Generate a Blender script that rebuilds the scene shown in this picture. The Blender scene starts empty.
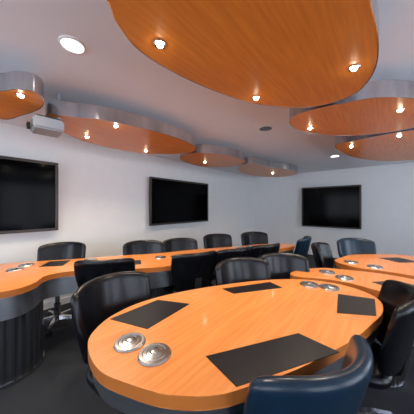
import bpy, bmesh, math
from mathutils import Vector, Matrix
S=bpy.context.scene
COL=S.collection
S.view_settings.view_transform='Standard'
S.view_settings.look='None'
FL=-0.12   # floor level in the drafting frame (shifted and scaled to metres at the end)
CE=2.60

# ------------------------------------------------ materials
def mat(name,base,rough=.5,metal=0,coat=0,emit=None,es=0,spec=.5):
    m=bpy.data.materials.new(name);m.use_nodes=True
    b=m.node_tree.nodes['Principled BSDF']
    b.inputs['Base Color'].default_value=(*base,1)
    b.inputs['Roughness'].default_value=rough
    b.inputs['Metallic'].default_value=metal
    b.inputs['Coat Weight'].default_value=coat
    b.inputs['Coat Roughness'].default_value=.10
    b.inputs['Specular IOR Level'].default_value=spec
    if emit:
        b.inputs['Emission Color'].default_value=(*emit,1);b.inputs['Emission Strength'].default_value=es
    return m
def noise_color(m,c1,c2,scale,stretch=(1,1,1),detail=4,bump=0,rot=0):
    nt=m.node_tree;N=nt.nodes;L=nt.links;b=N['Principled BSDF']
    tc=N.new('ShaderNodeTexCoord');mp=N.new('ShaderNodeMapping');mp.inputs['Scale'].default_value=stretch
    mp.inputs['Rotation'].default_value=(0,0,rot)
    nz=N.new('ShaderNodeTexNoise');nz.inputs['Scale'].default_value=scale;nz.inputs['Detail'].default_value=detail
    cr=N.new('ShaderNodeValToRGB')
    cr.color_ramp.elements[0].position=.3;cr.color_ramp.elements[1].position=.7
    cr.color_ramp.elements[0].color=(*c1,1);cr.color_ramp.elements[1].color=(*c2,1)
    L.new(tc.outputs['Object'],mp.inputs['Vector']);L.new(mp.outputs['Vector'],nz.inputs['Vector'])
    L.new(nz.outputs['Fac'],cr.inputs['Fac']);L.new(cr.outputs['Color'],b.inputs['Base Color'])
    if bump:
        bp=N.new('ShaderNodeBump');bp.inputs['Strength'].default_value=bump;bp.inputs['Distance'].default_value=.004
        L.new(nz.outputs['Fac'],bp.inputs['Height']);L.new(bp.outputs['Normal'],b.inputs['Normal'])
    return m
WOOD=noise_color(mat('cherry_wood',(.8,.3,.07),.32,coat=.3),(.66,.21,.045),(.78,.30,.08),3,(16,1,1),7,rot=.5)
WOODC=noise_color(mat('cherry_wood_panel',(.8,.3,.07),.36,coat=.15),(.60,.18,.02),(.74,.255,.035),3,(14,1,1),6,rot=.5)
EDGE=mat('wood_edge',(.52,.16,.03),.3,coat=.3)
STEEL=noise_color(mat('brushed_steel',(.6,.62,.66),.2,1),(.40,.41,.44),(.66,.67,.70),5,(1.5,1.5,.3),3)
APR=noise_color(mat('apron_steel',(.5,.53,.58),.28,1),(.6,.63,.68),(.72,.75,.8),4,(1,1,40))
DSTEEL=mat('dark_steel',(.13,.135,.15),.3,.9)
CHROME=mat('chrome',(.8,.8,.82),.12,1)
PORT=mat('satin_nickel',(.55,.54,.52),.25,1)
LEA=noise_color(mat('black_leather',(.01,.011,.015),.27,spec=.36),(.0025,.003,.0045),(.005,.0055,.008),60,bump=.06)
LEAB=noise_color(mat('navy_leather',(.01,.03,.06),.28,spec=.42),(.004,.016,.034),(.007,.024,.047),60,bump=.06)
INL=noise_color(mat('desk_leather_inlay',(.02,.02,.024),.38,spec=.35),(.006,.006,.009),(.010,.010,.013),90,bump=.2)
WALL=noise_color(mat('wall_paint',(.78,.8,.82),.8),(.79,.80,.80),(.82,.825,.825),6)
CEIL=noise_color(mat('ceiling_paint',(.8,.8,.84),.85),(.79,.79,.82),(.81,.81,.84),5)
CARP=noise_color(mat('carpet',(.02,.025,.03),.95),(.010,.012,.016),(.021,.024,.03),120,bump=.4)
SCR=mat('screen_glass',(.001,.001,.0015),.12,spec=.06)
FRM=mat('tv_frame',(.05,.04,.035),.35,.4)
PLA=mat('projector_plastic',(.38,.40,.44),.4)
PLD=mat('dark_plastic',(.02,.02,.022),.4)
LENS=mat('lens_glass',(.01,.012,.03),.05,coat=1)
BULB=mat('lamp_glow',(1,.9,.7),.4,emit=(1,.86,.62),es=110)
DOWN=mat('downlight_glass',(.9,.9,.9),.4,emit=(1,.96,.9),es=4)
WHT=mat('white_enamel',(.8,.8,.8),.4)

# ------------------------------------------------ helpers
def empty(name,loc=(0,0,0),rz=0):
    o=bpy.data.objects.new(name,None);COL.objects.link(o);o.location=loc;o.rotation_euler=(0,0,rz);return o
def obj(name,me,parent=None,mats=(),smooth=False):
    o=bpy.data.objects.new(name,me);COL.objects.link(o)
    for m in mats: 
        if len(me.materials)<len(mats): me.materials.append(m)
    if smooth:
        for p in me.polygons:p.use_smooth=True
    if parent:o.parent=parent
    return o
def from_bm(bm,name):
    bmesh.ops.recalc_face_normals(bm,faces=bm.faces)
    me=bpy.data.meshes.new(name);bm.to_mesh(me);bm.free();return me
def smooth_loop(pts,n=12):
    out=[];k=len(pts)
    for i in range(k):
        p0,p1,p2,p3=[Vector(pts[(i+j)%k]) for j in(-1,0,1,2)]
        for s in range(n):
            t=s/n
            out.append(.5*((2*p1)+(-p0+p2)*t+(2*p0-5*p1+4*p2-p3)*t*t+(-p0+3*p1-3*p2+p3)*t**3))
    return out
def area(pts):
    return sum(pts[i][0]*pts[(i+1)%len(pts)][1]-pts[(i+1)%len(pts)][0]*pts[i][1] for i in range(len(pts)))/2
def inset(loop,d):
    sg=1 if area(loop)>0 else -1
    out=[];k=len(loop)
    for i in range(k):
        t=(loop[(i+2)%k]-loop[i-2])
        if t.length<1e-6:t=Vector((1,0))
        t.normalize();nrm=Vector((-t.y,t.x))*sg
        out.append(loop[i]+nrm*d)
    return out
def slab(name,loop,z0,z1,parent,mats,side=0,top=0,bot=0,bevel=0):
    bm=bmesh.new()
    a=[bm.verts.new((p[0],p[1],z0)) for p in loop];b=[bm.verts.new((p[0],p[1],z1)) for p in loop]
    k=len(loop)
    f=bm.faces.new(a);f.material_index=bot
    f=bm.faces.new(b);f.material_index=top
    for i in range(k):
        f=bm.faces.new((a[i],a[(i+1)%k],b[(i+1)%k],b[i]));f.material_index=side
    if bevel:
        es=[e for e in bm.edges if abs(e.verts[0].co.z-e.verts[1].co.z)<1e-6]
        bmesh.ops.bevel(bm,geom=es,offset=bevel,segments=2,affect='EDGES')
    return obj(name,from_bm(bm,name),parent,mats)
def wall_strip(name,loop,z0,z1,parent,mats,th=.006):
    bm=bmesh.new();k=len(loop);inn=inset(loop,th)
    R=[[bm.verts.new((p[0],p[1],z)) for p in l] for l,z in((loop,z0),(loop,z1),(inn,z1),(inn,z0))]
    for j in range(4):
        for i in range(k):
            bm.faces.new((R[j][i],R[j][(i+1)%k],R[(j+1)%4][(i+1)%k],R[(j+1)%4][i]))
    return obj(name,from_bm(bm,name),parent,mats)
def lathe_bm(bm,prof,n=28,off=(0,0,0)):
    rings=[]
    for r,z in prof:
        rings.append([bm.verts.new((off[0]+r*math.cos(2*math.pi*i/n),off[1]+r*math.sin(2*math.pi*i/n),off[2]+z)) for i in range(n)])
    for j in range(len(rings)-1):
        for i in range(n):
            f=bm.faces.new((rings[j][i],rings[j][(i+1)%n],rings[j+1][(i+1)%n],rings[j+1][i]))
    bm.faces.new(rings[0]);bm.faces.new(rings[-1])
def lathe(name,prof,parent,mats,n=28,loc=(0,0,0)):
    bm=bmesh.new();lathe_bm(bm,prof,n);o=obj(name,from_bm(bm,name),parent,mats);o.location=loc;return o
def box(name,c,d,parent,mats,bevel=0,rot=(0,0,0)):
    bm=bmesh.new();bmesh.ops.create_cube(bm,size=1,matrix=Matrix.Diagonal((*d,1)))
    if bevel:bmesh.ops.bevel(bm,geom=bm.edges[:],offset=bevel,segments=3,affect='EDGES')
    o=obj(name,from_bm(bm,name),parent,mats);o.location=c;o.rotation_euler=rot;return o

# ------------------------------------------------ room
X0,X1,Y0,Y1=-4.0,3.2,-2.6,7.56
box('floor',((X0+X1)/2,(Y0+Y1)/2,FL-.05),(X1-X0+.2,Y1-Y0+.2,.1),None,[CARP])
box('ceiling',((X0+X1)/2,(Y0+Y1)/2,CE+.05),(X1-X0+.2,Y1-Y0+.2,.1),None,[CEIL])
box('wall_left',(X0-.05,(Y0+Y1)/2,(CE+FL)/2),(.1,Y1-Y0,CE-FL),None,[WALL])
box('wall_back',((X0+X1)/2,Y1+.05,(CE+FL)/2),(X1-X0+.2,.1,CE-FL),None,[WALL])
box('baseboard_left',(X0+.008,(Y0+Y1)/2,FL+.05),(.016,Y1-Y0,.1),None,[WHT])
box('baseboard_back',((X0+X1)/2,Y1-.008,FL+.05),(X1-X0,.016,.1),None,[WHT])
# unseen rear and right walls; windows and piers added for striped reflections and light
def added_window_wall(name,along,fixed,a0,a1,wins,zs,zh,first):
    e=empty(name)
    def bx(n,p0,p1,q0,q1,t=.14,m=WALL):
        c=(p0+p1)/2;L=p1-p0
        if along=='x': box(n,(c,fixed,(q0+q1)/2),(L,t,q1-q0),e,[m])
        else: box(n,(fixed,c,(q0+q1)/2),(t,L,q1-q0),e,[m])
    bx('sill_wall',a0,a1,FL,zs);bx('header_wall',a0,a1,zh,CE)
    edges=[a0]+[v for w_ in wins for v in w_]+[a1]
    for i in range(0,len(edges),2): bx('pier_%d'%(i//2+1),edges[i],edges[i+1],zs,zh)
    for k,(u,v) in enumerate(wins):
        wn=empty('added_window_%d'%(first+k))
        for n,p0,p1,q0,q1 in(('frame_bottom',u,v,zs,zs+.05),('frame_top',u,v,zh-.05,zh),('frame_left',u,u+.05,zs+.05,zh-.05),('frame_right',v-.05,v,zs+.05,zh-.05),('mullion',(u+v)/2-.025,(u+v)/2+.025,zs+.05,zh-.05)):
            c=(p0+p1)/2
            if along=='x': box(n,(c,fixed,(q0+q1)/2),(p1-p0,.06,q1-q0),wn,[PLD])
            else: box(n,(fixed,c,(q0+q1)/2),(.06,p1-p0,q1-q0),wn,[PLD])
added_window_wall('wall_rear','x',Y0-.07,X0,X1,[(-3.5,-1.3),(-.7,1.5)],.75,2.35,1)
added_window_wall('wall_right','y',X1+.07,Y0,Y1,[(-2.0,.2),(.9,3.1),(3.8,6.0)],.3,2.4,3)

# ------------------------------------------------ televisions
def tv(c,w,h,rz):
    e=empty('wall_television',c,rz)   # local +Y = screen normal
    b=.04
    box('housing',(0,-.035,0),(w-.05,.05,h-.05),e,[PLD],.01)
    for n,cc,d in(('frame_top',(0,0,h/2-b/2),(w,.05,b)),('frame_bottom',(0,0,-h/2+b/2),(w,.05,b)),
                  ('frame_left',(-w/2+b/2,0,0),(b,.05,h-2*b)),('frame_right',(w/2-b/2,0,0),(b,.05,h-2*b))):
        box(n,cc,d,e,[FRM],.006)
    box('screen',(0,0,0),(w-2*b,.02,h-2*b),e,[SCR])
    box('wall_bracket',(0,-.075,0),(.4,.05,.3),e,[PLD])
tv((X0+.10,.03,1.61),1.93,1.04,-math.pi/2)
tv((X0+.10,3.62,1.575),1.93,1.06,-math.pi/2)
tv((-1.40,Y1-.10,1.45),1.62,1.28,math.pi)

# ------------------------------------------------ ceiling clouds
BIG=[(-.934,.418),(-1.02,.512),(-1.095,.693),(-1.088,.985),(-1.0,1.388),(-.85,1.736),(-.544,2.06),(-.241,2.07),(-.088,1.843),(-.041,1.526),(-.06,1.169),(-.1,.7),(-.3,.3),(-.6,.15),(-.82,.25)]
R2=[(-.76,2.2),(-.60,2.12),(-.28,2.16),(-.054,2.24),(.158,2.44),(.549,2.9),(.645,3.3),(.215,3.36),(-.081,3.35),(-.47,3.137),(-.764,2.697),(-.82,2.4)]
R3=[(-.6,3.6),(-.29,3.47),(.22,3.45),(.69,3.69),(.95,4.62),(.69,5.52),(.37,5.66),(-.13,5.35),(-.52,4.48)]
L1=[(-2.29,.2),(-2.16,.28),(-2.1,.38),(-2.2,.46),(-2.43,.48),(-2.77,.39),(-3.02,.27),(-2.9,-.1),(-2.53,-.05)]
L2=[(-2.51,.55),(-2.38,.75),(-2.23,.98),(-2.12,1.45),(-2.1,1.9),(-2.23,2.35),(-2.59,2.48),(-3.08,2.1),(-3.22,1.65),(-3.19,1.19),(-3.02,.85),(-2.76,.63)]
L3=[(-2.82,2.56),(-2.41,2.55),(-2.18,2.88),(-2.09,3.4),(-2.22,3.76),(-2.68,3.95),(-3.14,3.59),(-3.09,2.93)]
L4=[(-2.51,4.02),(-2.15,3.9),(-2.03,4.54),(-1.79,5.26),(-1.9,5.99),(-2.48,6.25),(-2.95,5.58),(-2.9,4.69)]
def cloud(pts,zb,lamps,hang,power=30):
    e=empty('ceiling_cloud_panel')
    lp=smooth_loop(pts)
    slab('panel',inset(lp,.0062),zb+.002,zb+.10,e,[WOODC,WHT],side=0,top=1,bot=0)
    wall_strip('steel_rim',lp,zb,zb+.14,e,[STEEL],.006)
    for i,(x,y) in enumerate(hang):
        lathe('hanger_%d'%(i+1),[(.008,0),(.008,CE-zb-.10)],e,[STEEL],10,(x,y,zb+.10))
    for i,(x,y) in enumerate(lamps):
        lathe('lamp_ring_%d'%(i+1),[(.020,-.001),(.030,-.005),(.034,0),(.034,.004)],e,[CHROME],20,(x,y,zb+.0))
        lathe('lamp_bulb_%d'%(i+1),[(.006,-.018),(.015,-.012),(.019,-.004),(.019,.0)],e,[BULB],16,(x,y,zb))
        ld=bpy.data.lights.new('halogen','SPOT');ld.energy=power;ld.color=(1,.86,.68);ld.spot_size=math.radians(125);ld.spot_blend=.9;ld.shadow_soft_size=.03
        lo=bpy.data.objects.new('halogen_light_%d'%(i+1),ld);COL.objects.link(lo);lo.parent=e;lo.location=(x,y,zb-.03)
cloud(BIG,2.35,[(-.96,.72),(-.83,1.59),(-.17,1.66)],[(-.7,.6),(-.5,1.6)],26)
cloud(R2,2.35,[(.08,2.66),(-.68,2.6)],[(-.4,2.6),(.2,2.9)],26)
cloud(R3,2.35,[(-.42,3.78),(.1,3.6)],[(0,4),(.3,5)],32)
cloud(L1,2.35,[(-2.25,.32),(-2.75,.2)],[(-2.6,.2)],28)
cloud(L2,2.35,[(-2.3,1.13),(-2.93,1.06),(-2.95,1.94)],[(-2.7,1),(-2.7,2)],34)
cloud(L3,2.35,[(-2.79,3.19)],[(-2.6,3.2)],40)
cloud(L4,2.35,[(-2.33,5.4)],[(-2.4,5)],55)

def downlight(x,y,r,glow):
    e=empty('recessed_downlight',(x,y,CE))
    lathe('trim_ring',[(r*.8,-.002),(r*.84,-.012),(r,-.008),(r,0)],e,[WHT],36)
    lathe('lens',[(r*.2,-.006),(r*.8,-.004),(r*.8,0)],e,[glow],36)
downlight(-1.7,.52,.085,DOWN)
e=empty('ceiling_speaker',(-1.36,2.9,CE))
lathe('grille',[(.03,-.014),(.09,-.012),(.1,0)],e,[DSTEEL],30)
lathe('ring',[(.1,-.012),(.12,-.008),(.12,0)],e,[WHT],30)
downlight(-.92,5.5,.1,DOWN)

# ------------------------------------------------ projector
e=empty('ceiling_projector',(-2.55,.56,2.235),math.radians(-5))
box('body',(0,0,0),(.27,.24,.11),e,[PLA],.015)
box('top_cover',(0,0,.06),(.23,.20,.02),e,[PLD],.006)
box('vent_grille',(.05,-.121,-.005),(.11,.006,.055),e,[PLD])
for k in range(5): box('vent_slat_%d'%(k+1),(.05,-.125,-.025+k*.011),(.11,.004,.004),e,[PLA])
o=lathe('lens_barrel',[(.034,0),(.036,.03),(.028,.032)],e,[PLD],24,(-.07,-.118,0));o.rotation_euler=(math.pi/2,0,0)
o=lathe('lens_front',[(.004,.006),(.026,0)],e,[LENS],24,(-.07,-.15,0));o.rotation_euler=(math.pi/2,0,0)
lathe('mount_pole',[(.018,0),(.018,.30)],e,[PLA],16,(0,.1,.06))

# ------------------------------------------------ tables
def grommet(e,x,y,i,r=.078):
    lathe('cable_port_%d'%i,[(r,.0),(r,.006),(r*.93,.012),(r*.74,.013),(r*.72,.009),(r*.69,.013),(r*.5,.015),(r*.48,.011),(r*.45,.015),(r*.27,.018),(r*.25,.013),(r*.22,.022),(.004,.024)],e,[PORT],32,(x,y,.750))
def ribbed(e,name,x,y,r,z0,z1,n=28):
    bm=bmesh.new();rr=[]
    for z in(z0,z1):
        ring=[]
        for i in range(n*4):
            a=2*math.pi*i/(n*4);q=r if i%4 in(1,2) else r*.975
            ring.append(bm.verts.new((x+q*math.cos(a),y+q*math.sin(a),z)))
        rr.append(ring)
    k=n*4
    for i in range(k): bm.faces.new((rr[0][i],rr[0][(i+1)%k],rr[1][(i+1)%k],rr[1][i]))
    bm.faces.new(rr[0]);bm.faces.new(rr[1])
    obj(name,from_bm(bm,name),e,[DSTEEL])
    lathe(name+'_plinth',[(r*1.03,0),(r*1.03,.03)],e,[STEEL],48,(x,y,z0))
def table(pts,drums,inlays,ports,az=.60,n=8):
    e=empty('conference_table')
    lp=smooth_loop(pts,n)
    slab('table_top',lp,.695,.750,e,[WOOD,EDGE],side=1,top=0,bot=1,bevel=.004)
    wall_strip('steel_apron',inset(lp,.022),az,.695,e,[APR],.01)
    for i,(x,y,r) in enumerate(drums): ribbed(e,'pedestal_%d'%(i+1),x,y,r,FL,.70)
    for i,q in enumerate(inlays):
        slab('leather_inlay_%d'%(i+1),[Vector(p) for p in q],.7485,.7525,e,[INL])
    for i,(x,y) in enumerate(ports): grommet(e,x,y,i+1)
    return e
NEAR=[(-1.15,.42),(-1.27,.5),(-1.36,.66),(-1.38,.9),(-1.29,1.22),(-1.1,1.6),(-.88,1.93),(-.63,2.16),(-.38,2.24),(-.19,2.2),(-.06,2.07),(-.03,1.85),(-.08,1.59),(-.15,1.33),(-.29,.97),(-.4,.76),(-.49,.62),(-.62,.51),(-.77,.44),(-.95,.39)]
table(NEAR,[(-.95,.9,.26),(-.45,1.75,.26)],
 [[(-1.32,.97),(-1.09,1.08),(-1.05,.7),(-1.32,.61)],[(-.65,.75),(-.38,1.22),(-.18,1.19),(-.45,.7)],[(-.31,1.98),(-.08,2.05),(-.06,1.74),(-.26,1.62)],[(-1.08,1.46),(-.84,1.88),(-.7,1.82),(-.95,1.44)]],
 [(-1.01,.57),(-.84,.60),(-.54,2.04),(-.39,2.08)])
T2=[(-.79,2.27),(-.74,2.5),(-.56,2.73),(-.33,2.82),(-.03,2.89),(.29,2.82),(.46,2.6),(.34,2.36),(.1,2.26),(-.1,2.29),(-.27,2.34),(-.48,2.31),(-.68,2.22)]
table(T2,[(-.1,2.57,.2)],[[(-.12,2.5),(.05,2.7),(.3,2.6),(.12,2.36)]],[(-.50,2.55),(-.33,2.46)])
T3=[(-.53,3.17),(-.5,3.45),(-.40,3.75),(-.04,4.12),(.27,4.22),(.68,4.07),(.65,3.52),(.39,3.13),(.2,3.02),(-.03,3.02),(-.3,3.0)]
table(T3,[(.1,3.55,.3)],[[(-.1,3.75),(.1,3.95),(.3,3.8),(.1,3.6)]],[(-.36,3.22),(-.12,3.15)])
LT=[(-3.6,-.3),(-3.1,-.2),(-2.7,-.03),(-2.46,.15),(-2.42,.33),(-2.5,.46),(-2.66,.58),(-2.63,.8),(-2.42,1.0),(-2.22,1.25),(-2.03,1.52),(-1.93,1.82),(-1.86,2.24),(-1.65,2.66),(-1.49,3.16),(-1.31,3.76),(-1.32,4.02),(-1.48,4.05),(-1.82,3.72),(-2.03,3.27),(-2.25,2.84),(-2.46,2.44),(-2.64,1.98),(-2.86,1.62),(-3.07,1.28),(-3.21,1.01),(-3.43,.68),(-3.62,.32),(-3.75,0.0)]
table(LT,[(-2.82,.28,.3),(-2.35,1.75,.17),(-1.75,3.2,.15)],
 [[(-3.3,.75),(-3.17,.95),(-2.95,.8),(-3.1,.6)],[(-2.62,1.35),(-2.48,1.55),(-2.3,1.45),(-2.42,1.25)],[(-2.2,2.3),(-2.1,2.5),(-1.95,2.42),(-2.05,2.2)]],
 [(-3.15,.40),(-3.30,.52),(-2.85,1.0),(-2.98,1.12),(-2.26,1.97),(-2.39,1.80),(-1.84,3.31),(-1.9,3.1)],az=.5)

# ------------------------------------------------ chairs
def chair_meshes(L,tag):
    parts={}
    # curved back shell
    bm=bmesh.new();nu,nv=10,7;g=[]
    for j in range(nv+1):
        row=[];v=j/nv;z=.56+.49*v
        hw=.235+.06*math.sin(min(v*1.25,1)*math.pi/2)
        for i in range(nu+1):
            u=-1+2*i/nu;x=hw*u
            zz=z-(.03*abs(u)**4 if v>.5 else -.02*abs(u)**3)
            y=-.24+1.75*x*x-.13*(v)
            row.append(bm.verts.new((x,y,zz)))
        g.append(row)
    for j in range(nv):
        for i in range(nu):bm.faces.new((g[j][i],g[j][i+1],g[j+1][i+1],g[j+1][i]))
    me=from_bm(bm,'chair_back'+tag);me.materials.append(L);parts['backrest']=me
    # seat cushion
    bm=bmesh.new()
    prof=[(.0,.0,.47),(.80,.86,.47),(.97,.98,.50),(1,1,.535),(.95,.95,.57),(.6,.6,.585)]
    n=32;rings=[]
    for a,b,z in prof[1:]:
        r=[]
        for i in range(n):
            t=2*math.pi*i/n;cx,sx=math.cos(t),math.sin(t);e2=.55
            px=.27*a*math.copysign(abs(cx)**e2,cx);py=.26*b*math.copysign(abs(sx)**e2,sx)
            r.append(bm.verts.new((px,py+.03,z)))
        rings.append(r)
    for j in range(len(rings)-1):
        for i in range(n):bm.faces.new((rings[j][i],rings[j][(i+1)%n],rings[j+1][(i+1)%n],rings[j+1][i]))
    bm.faces.new(rings[0]);bm.faces.new(rings[-1])
    me=from_bm(bm,'chair_seat'+tag);me.materials.append(L);parts['seat']=me
    return parts
CB=chair_meshes(LEA,'_black');CN=chair_meshes(LEAB,'_navy')
# back bracket (bent bar), column, star base, casters
bm=bmesh.new()
pth=[(-.05,.46),(-.2,.46),(-.28,.50),(-.30,.60),(-.32,.75)]
prev=None
for (y,z) in pth:
    r=[bm.verts.new((sx*.04,y+dy,z+dz)) for sx,dy,dz in((-1,0,-.01),(1,0,-.01),(1,.012,.012),(-1,.012,.012))]
    if prev:
        for i in range(4):bm.faces.new((prev[i],prev[(i+1)%4],r[(i+1)%4],r[i]))
    else:bm.faces.new(r)
    prev=r
bm.faces.new(prev)
BRK=from_bm(bm,'chair_bracket');BRK.materials.append(PLD)
bm=bmesh.new();lathe_bm(bm,[(.10,.455),(.10,.47),(.03,.45),(.03,.30),(.04,.29),(.04,.12),(.06,.10),(.06,.075)][::-1],20)
COLM=from_bm(bm,'chair_column');COLM.materials.append(CHROME)
bm=bmesh.new()
for k in range(5):
    a=2*math.pi*k/5+.3;R=Matrix.Rotation(a,4,'Z')
    vs=[]
    for r,w,z0,z1 in((.04,.032,.075,.125),(.18,.026,.075,.115),(.30,.018,.07,.095)):
        vs.append([bm.verts.new(R@Vector(q)) for q in((r,-w,z0),(r,w,z0),(r,w*.7,z1),(r,-w*.7,z1))])
    for j in range(2):
        for i in range(4):bm.faces.new((vs[j][i],vs[j][(i+1)%4],vs[j+1][(i+1)%4],vs[j+1][i]))
    bm.faces.new(vs[0]);bm.faces.new(vs[2])
STAR=from_bm(bm,'chair_star_base');STAR.materials.append(CHROME)
bm=bmesh.new()
for k in range(5):
    a=2*math.pi*k/5+.3;R=Matrix.Rotation(a,4,'Z')
    for s in(-.016,.016):
        M=R@Matrix.Translation((.295,s,.032))@Matrix.Rotation(math.pi/2,4,'X')
        bmesh.ops.create_cone(bm,cap_ends=True,segments=16,radius1=.032,radius2=.032,depth=.02,matrix=M)
    bmesh.ops.create_cone(bm,cap_ends=True,segments=10,radius1=.01,radius2=.01,depth=.04,matrix=R@Matrix.Translation((.295,0,.06)))
CAST=from_bm(bm,'chair_casters');CAST.materials.append(PLD)
def chair(bx,by,fx,fy,navy=False):
    """bx,by: where the top of the backrest stands; fx,fy: direction the sitter faces"""
    l=math.hypot(fx,fy);fx/=l;fy/=l
    P=CN if navy else CB
    e=empty('office_chair',(bx+.33*fx,by+.33*fy,FL),math.atan2(-fx,fy))
    o=obj('backrest',P['backrest'],e,smooth=True)
    m=o.modifiers.new('t','SOLIDIFY');m.thickness=.06;m.offset=0
    m=o.modifiers.new('s','SUBSURF');m.levels=2;m.render_levels=2
    o=obj('seat',P['seat'],e,smooth=True);m=o.modifiers.new('s','SUBSURF');m.levels=1;m.render_levels=1
    obj('back_bracket',BRK,e);obj('column',COLM,e,smooth=False);obj('star_base',STAR,e);obj('casters',CAST,e)
chair(-3.66,1.02,.85,-.5)
chair(-2.94,1.88,.87,-.45)
chair(-2.69,2.40,.87,-.45)
chair(-2.57,3.25,.9,-.45)
chair(-2.2,4.04,.8,-.6)
chair(-1.62,.73,1,.1)
chair(-.12,.83,-.91,.4,True)
chair(.12,1.85,-1,-.1)
chair(-2.17,.93,-.8,.6)
chair(-1.66,1.8,-.9,.35)
chair(-1.45,2.33,-.9,.3)
chair(-1.17,1.86,.85,-.5)
chair(-.95,2.34,.75,-.65)
chair(-1.27,2.87,-.9,.3)
chair(-1.08,4.0,-1,-.1,True)
chair(-.80,3.35,1,0)
chair(-.47,4.28,.6,-.8,True)

# ------------------------------------------------ world, camera
w=bpy.data.worlds.new('World');S.world=w;w.use_nodes=True
bg=w.node_tree.nodes['Background'];bg.inputs['Color'].default_value=(.78,.86,1,1);bg.inputs['Strength'].default_value=5.0
cd=bpy.data.cameras.new('Camera');cd.sensor_width=36;cd.lens=212/414*36;cd.clip_start=.02
cam=bpy.data.objects.new('Camera',cd);COL.objects.link(cam);cam.location=(0,0,1.45);cam.rotation_euler=(math.pi/2,0,math.radians(40.6));S.camera=cam

# ------------------------------------------------ bring drafting units to metres, floor at z=0
bpy.context.view_layer.update()
K=.87
for o in list(S.objects):
    if o.parent is None:
        o.location=(Vector(o.location)+Vector((0,0,-FL)))*K
        if o.type!='CAMERA': o.scale=Vector(o.scale)*K
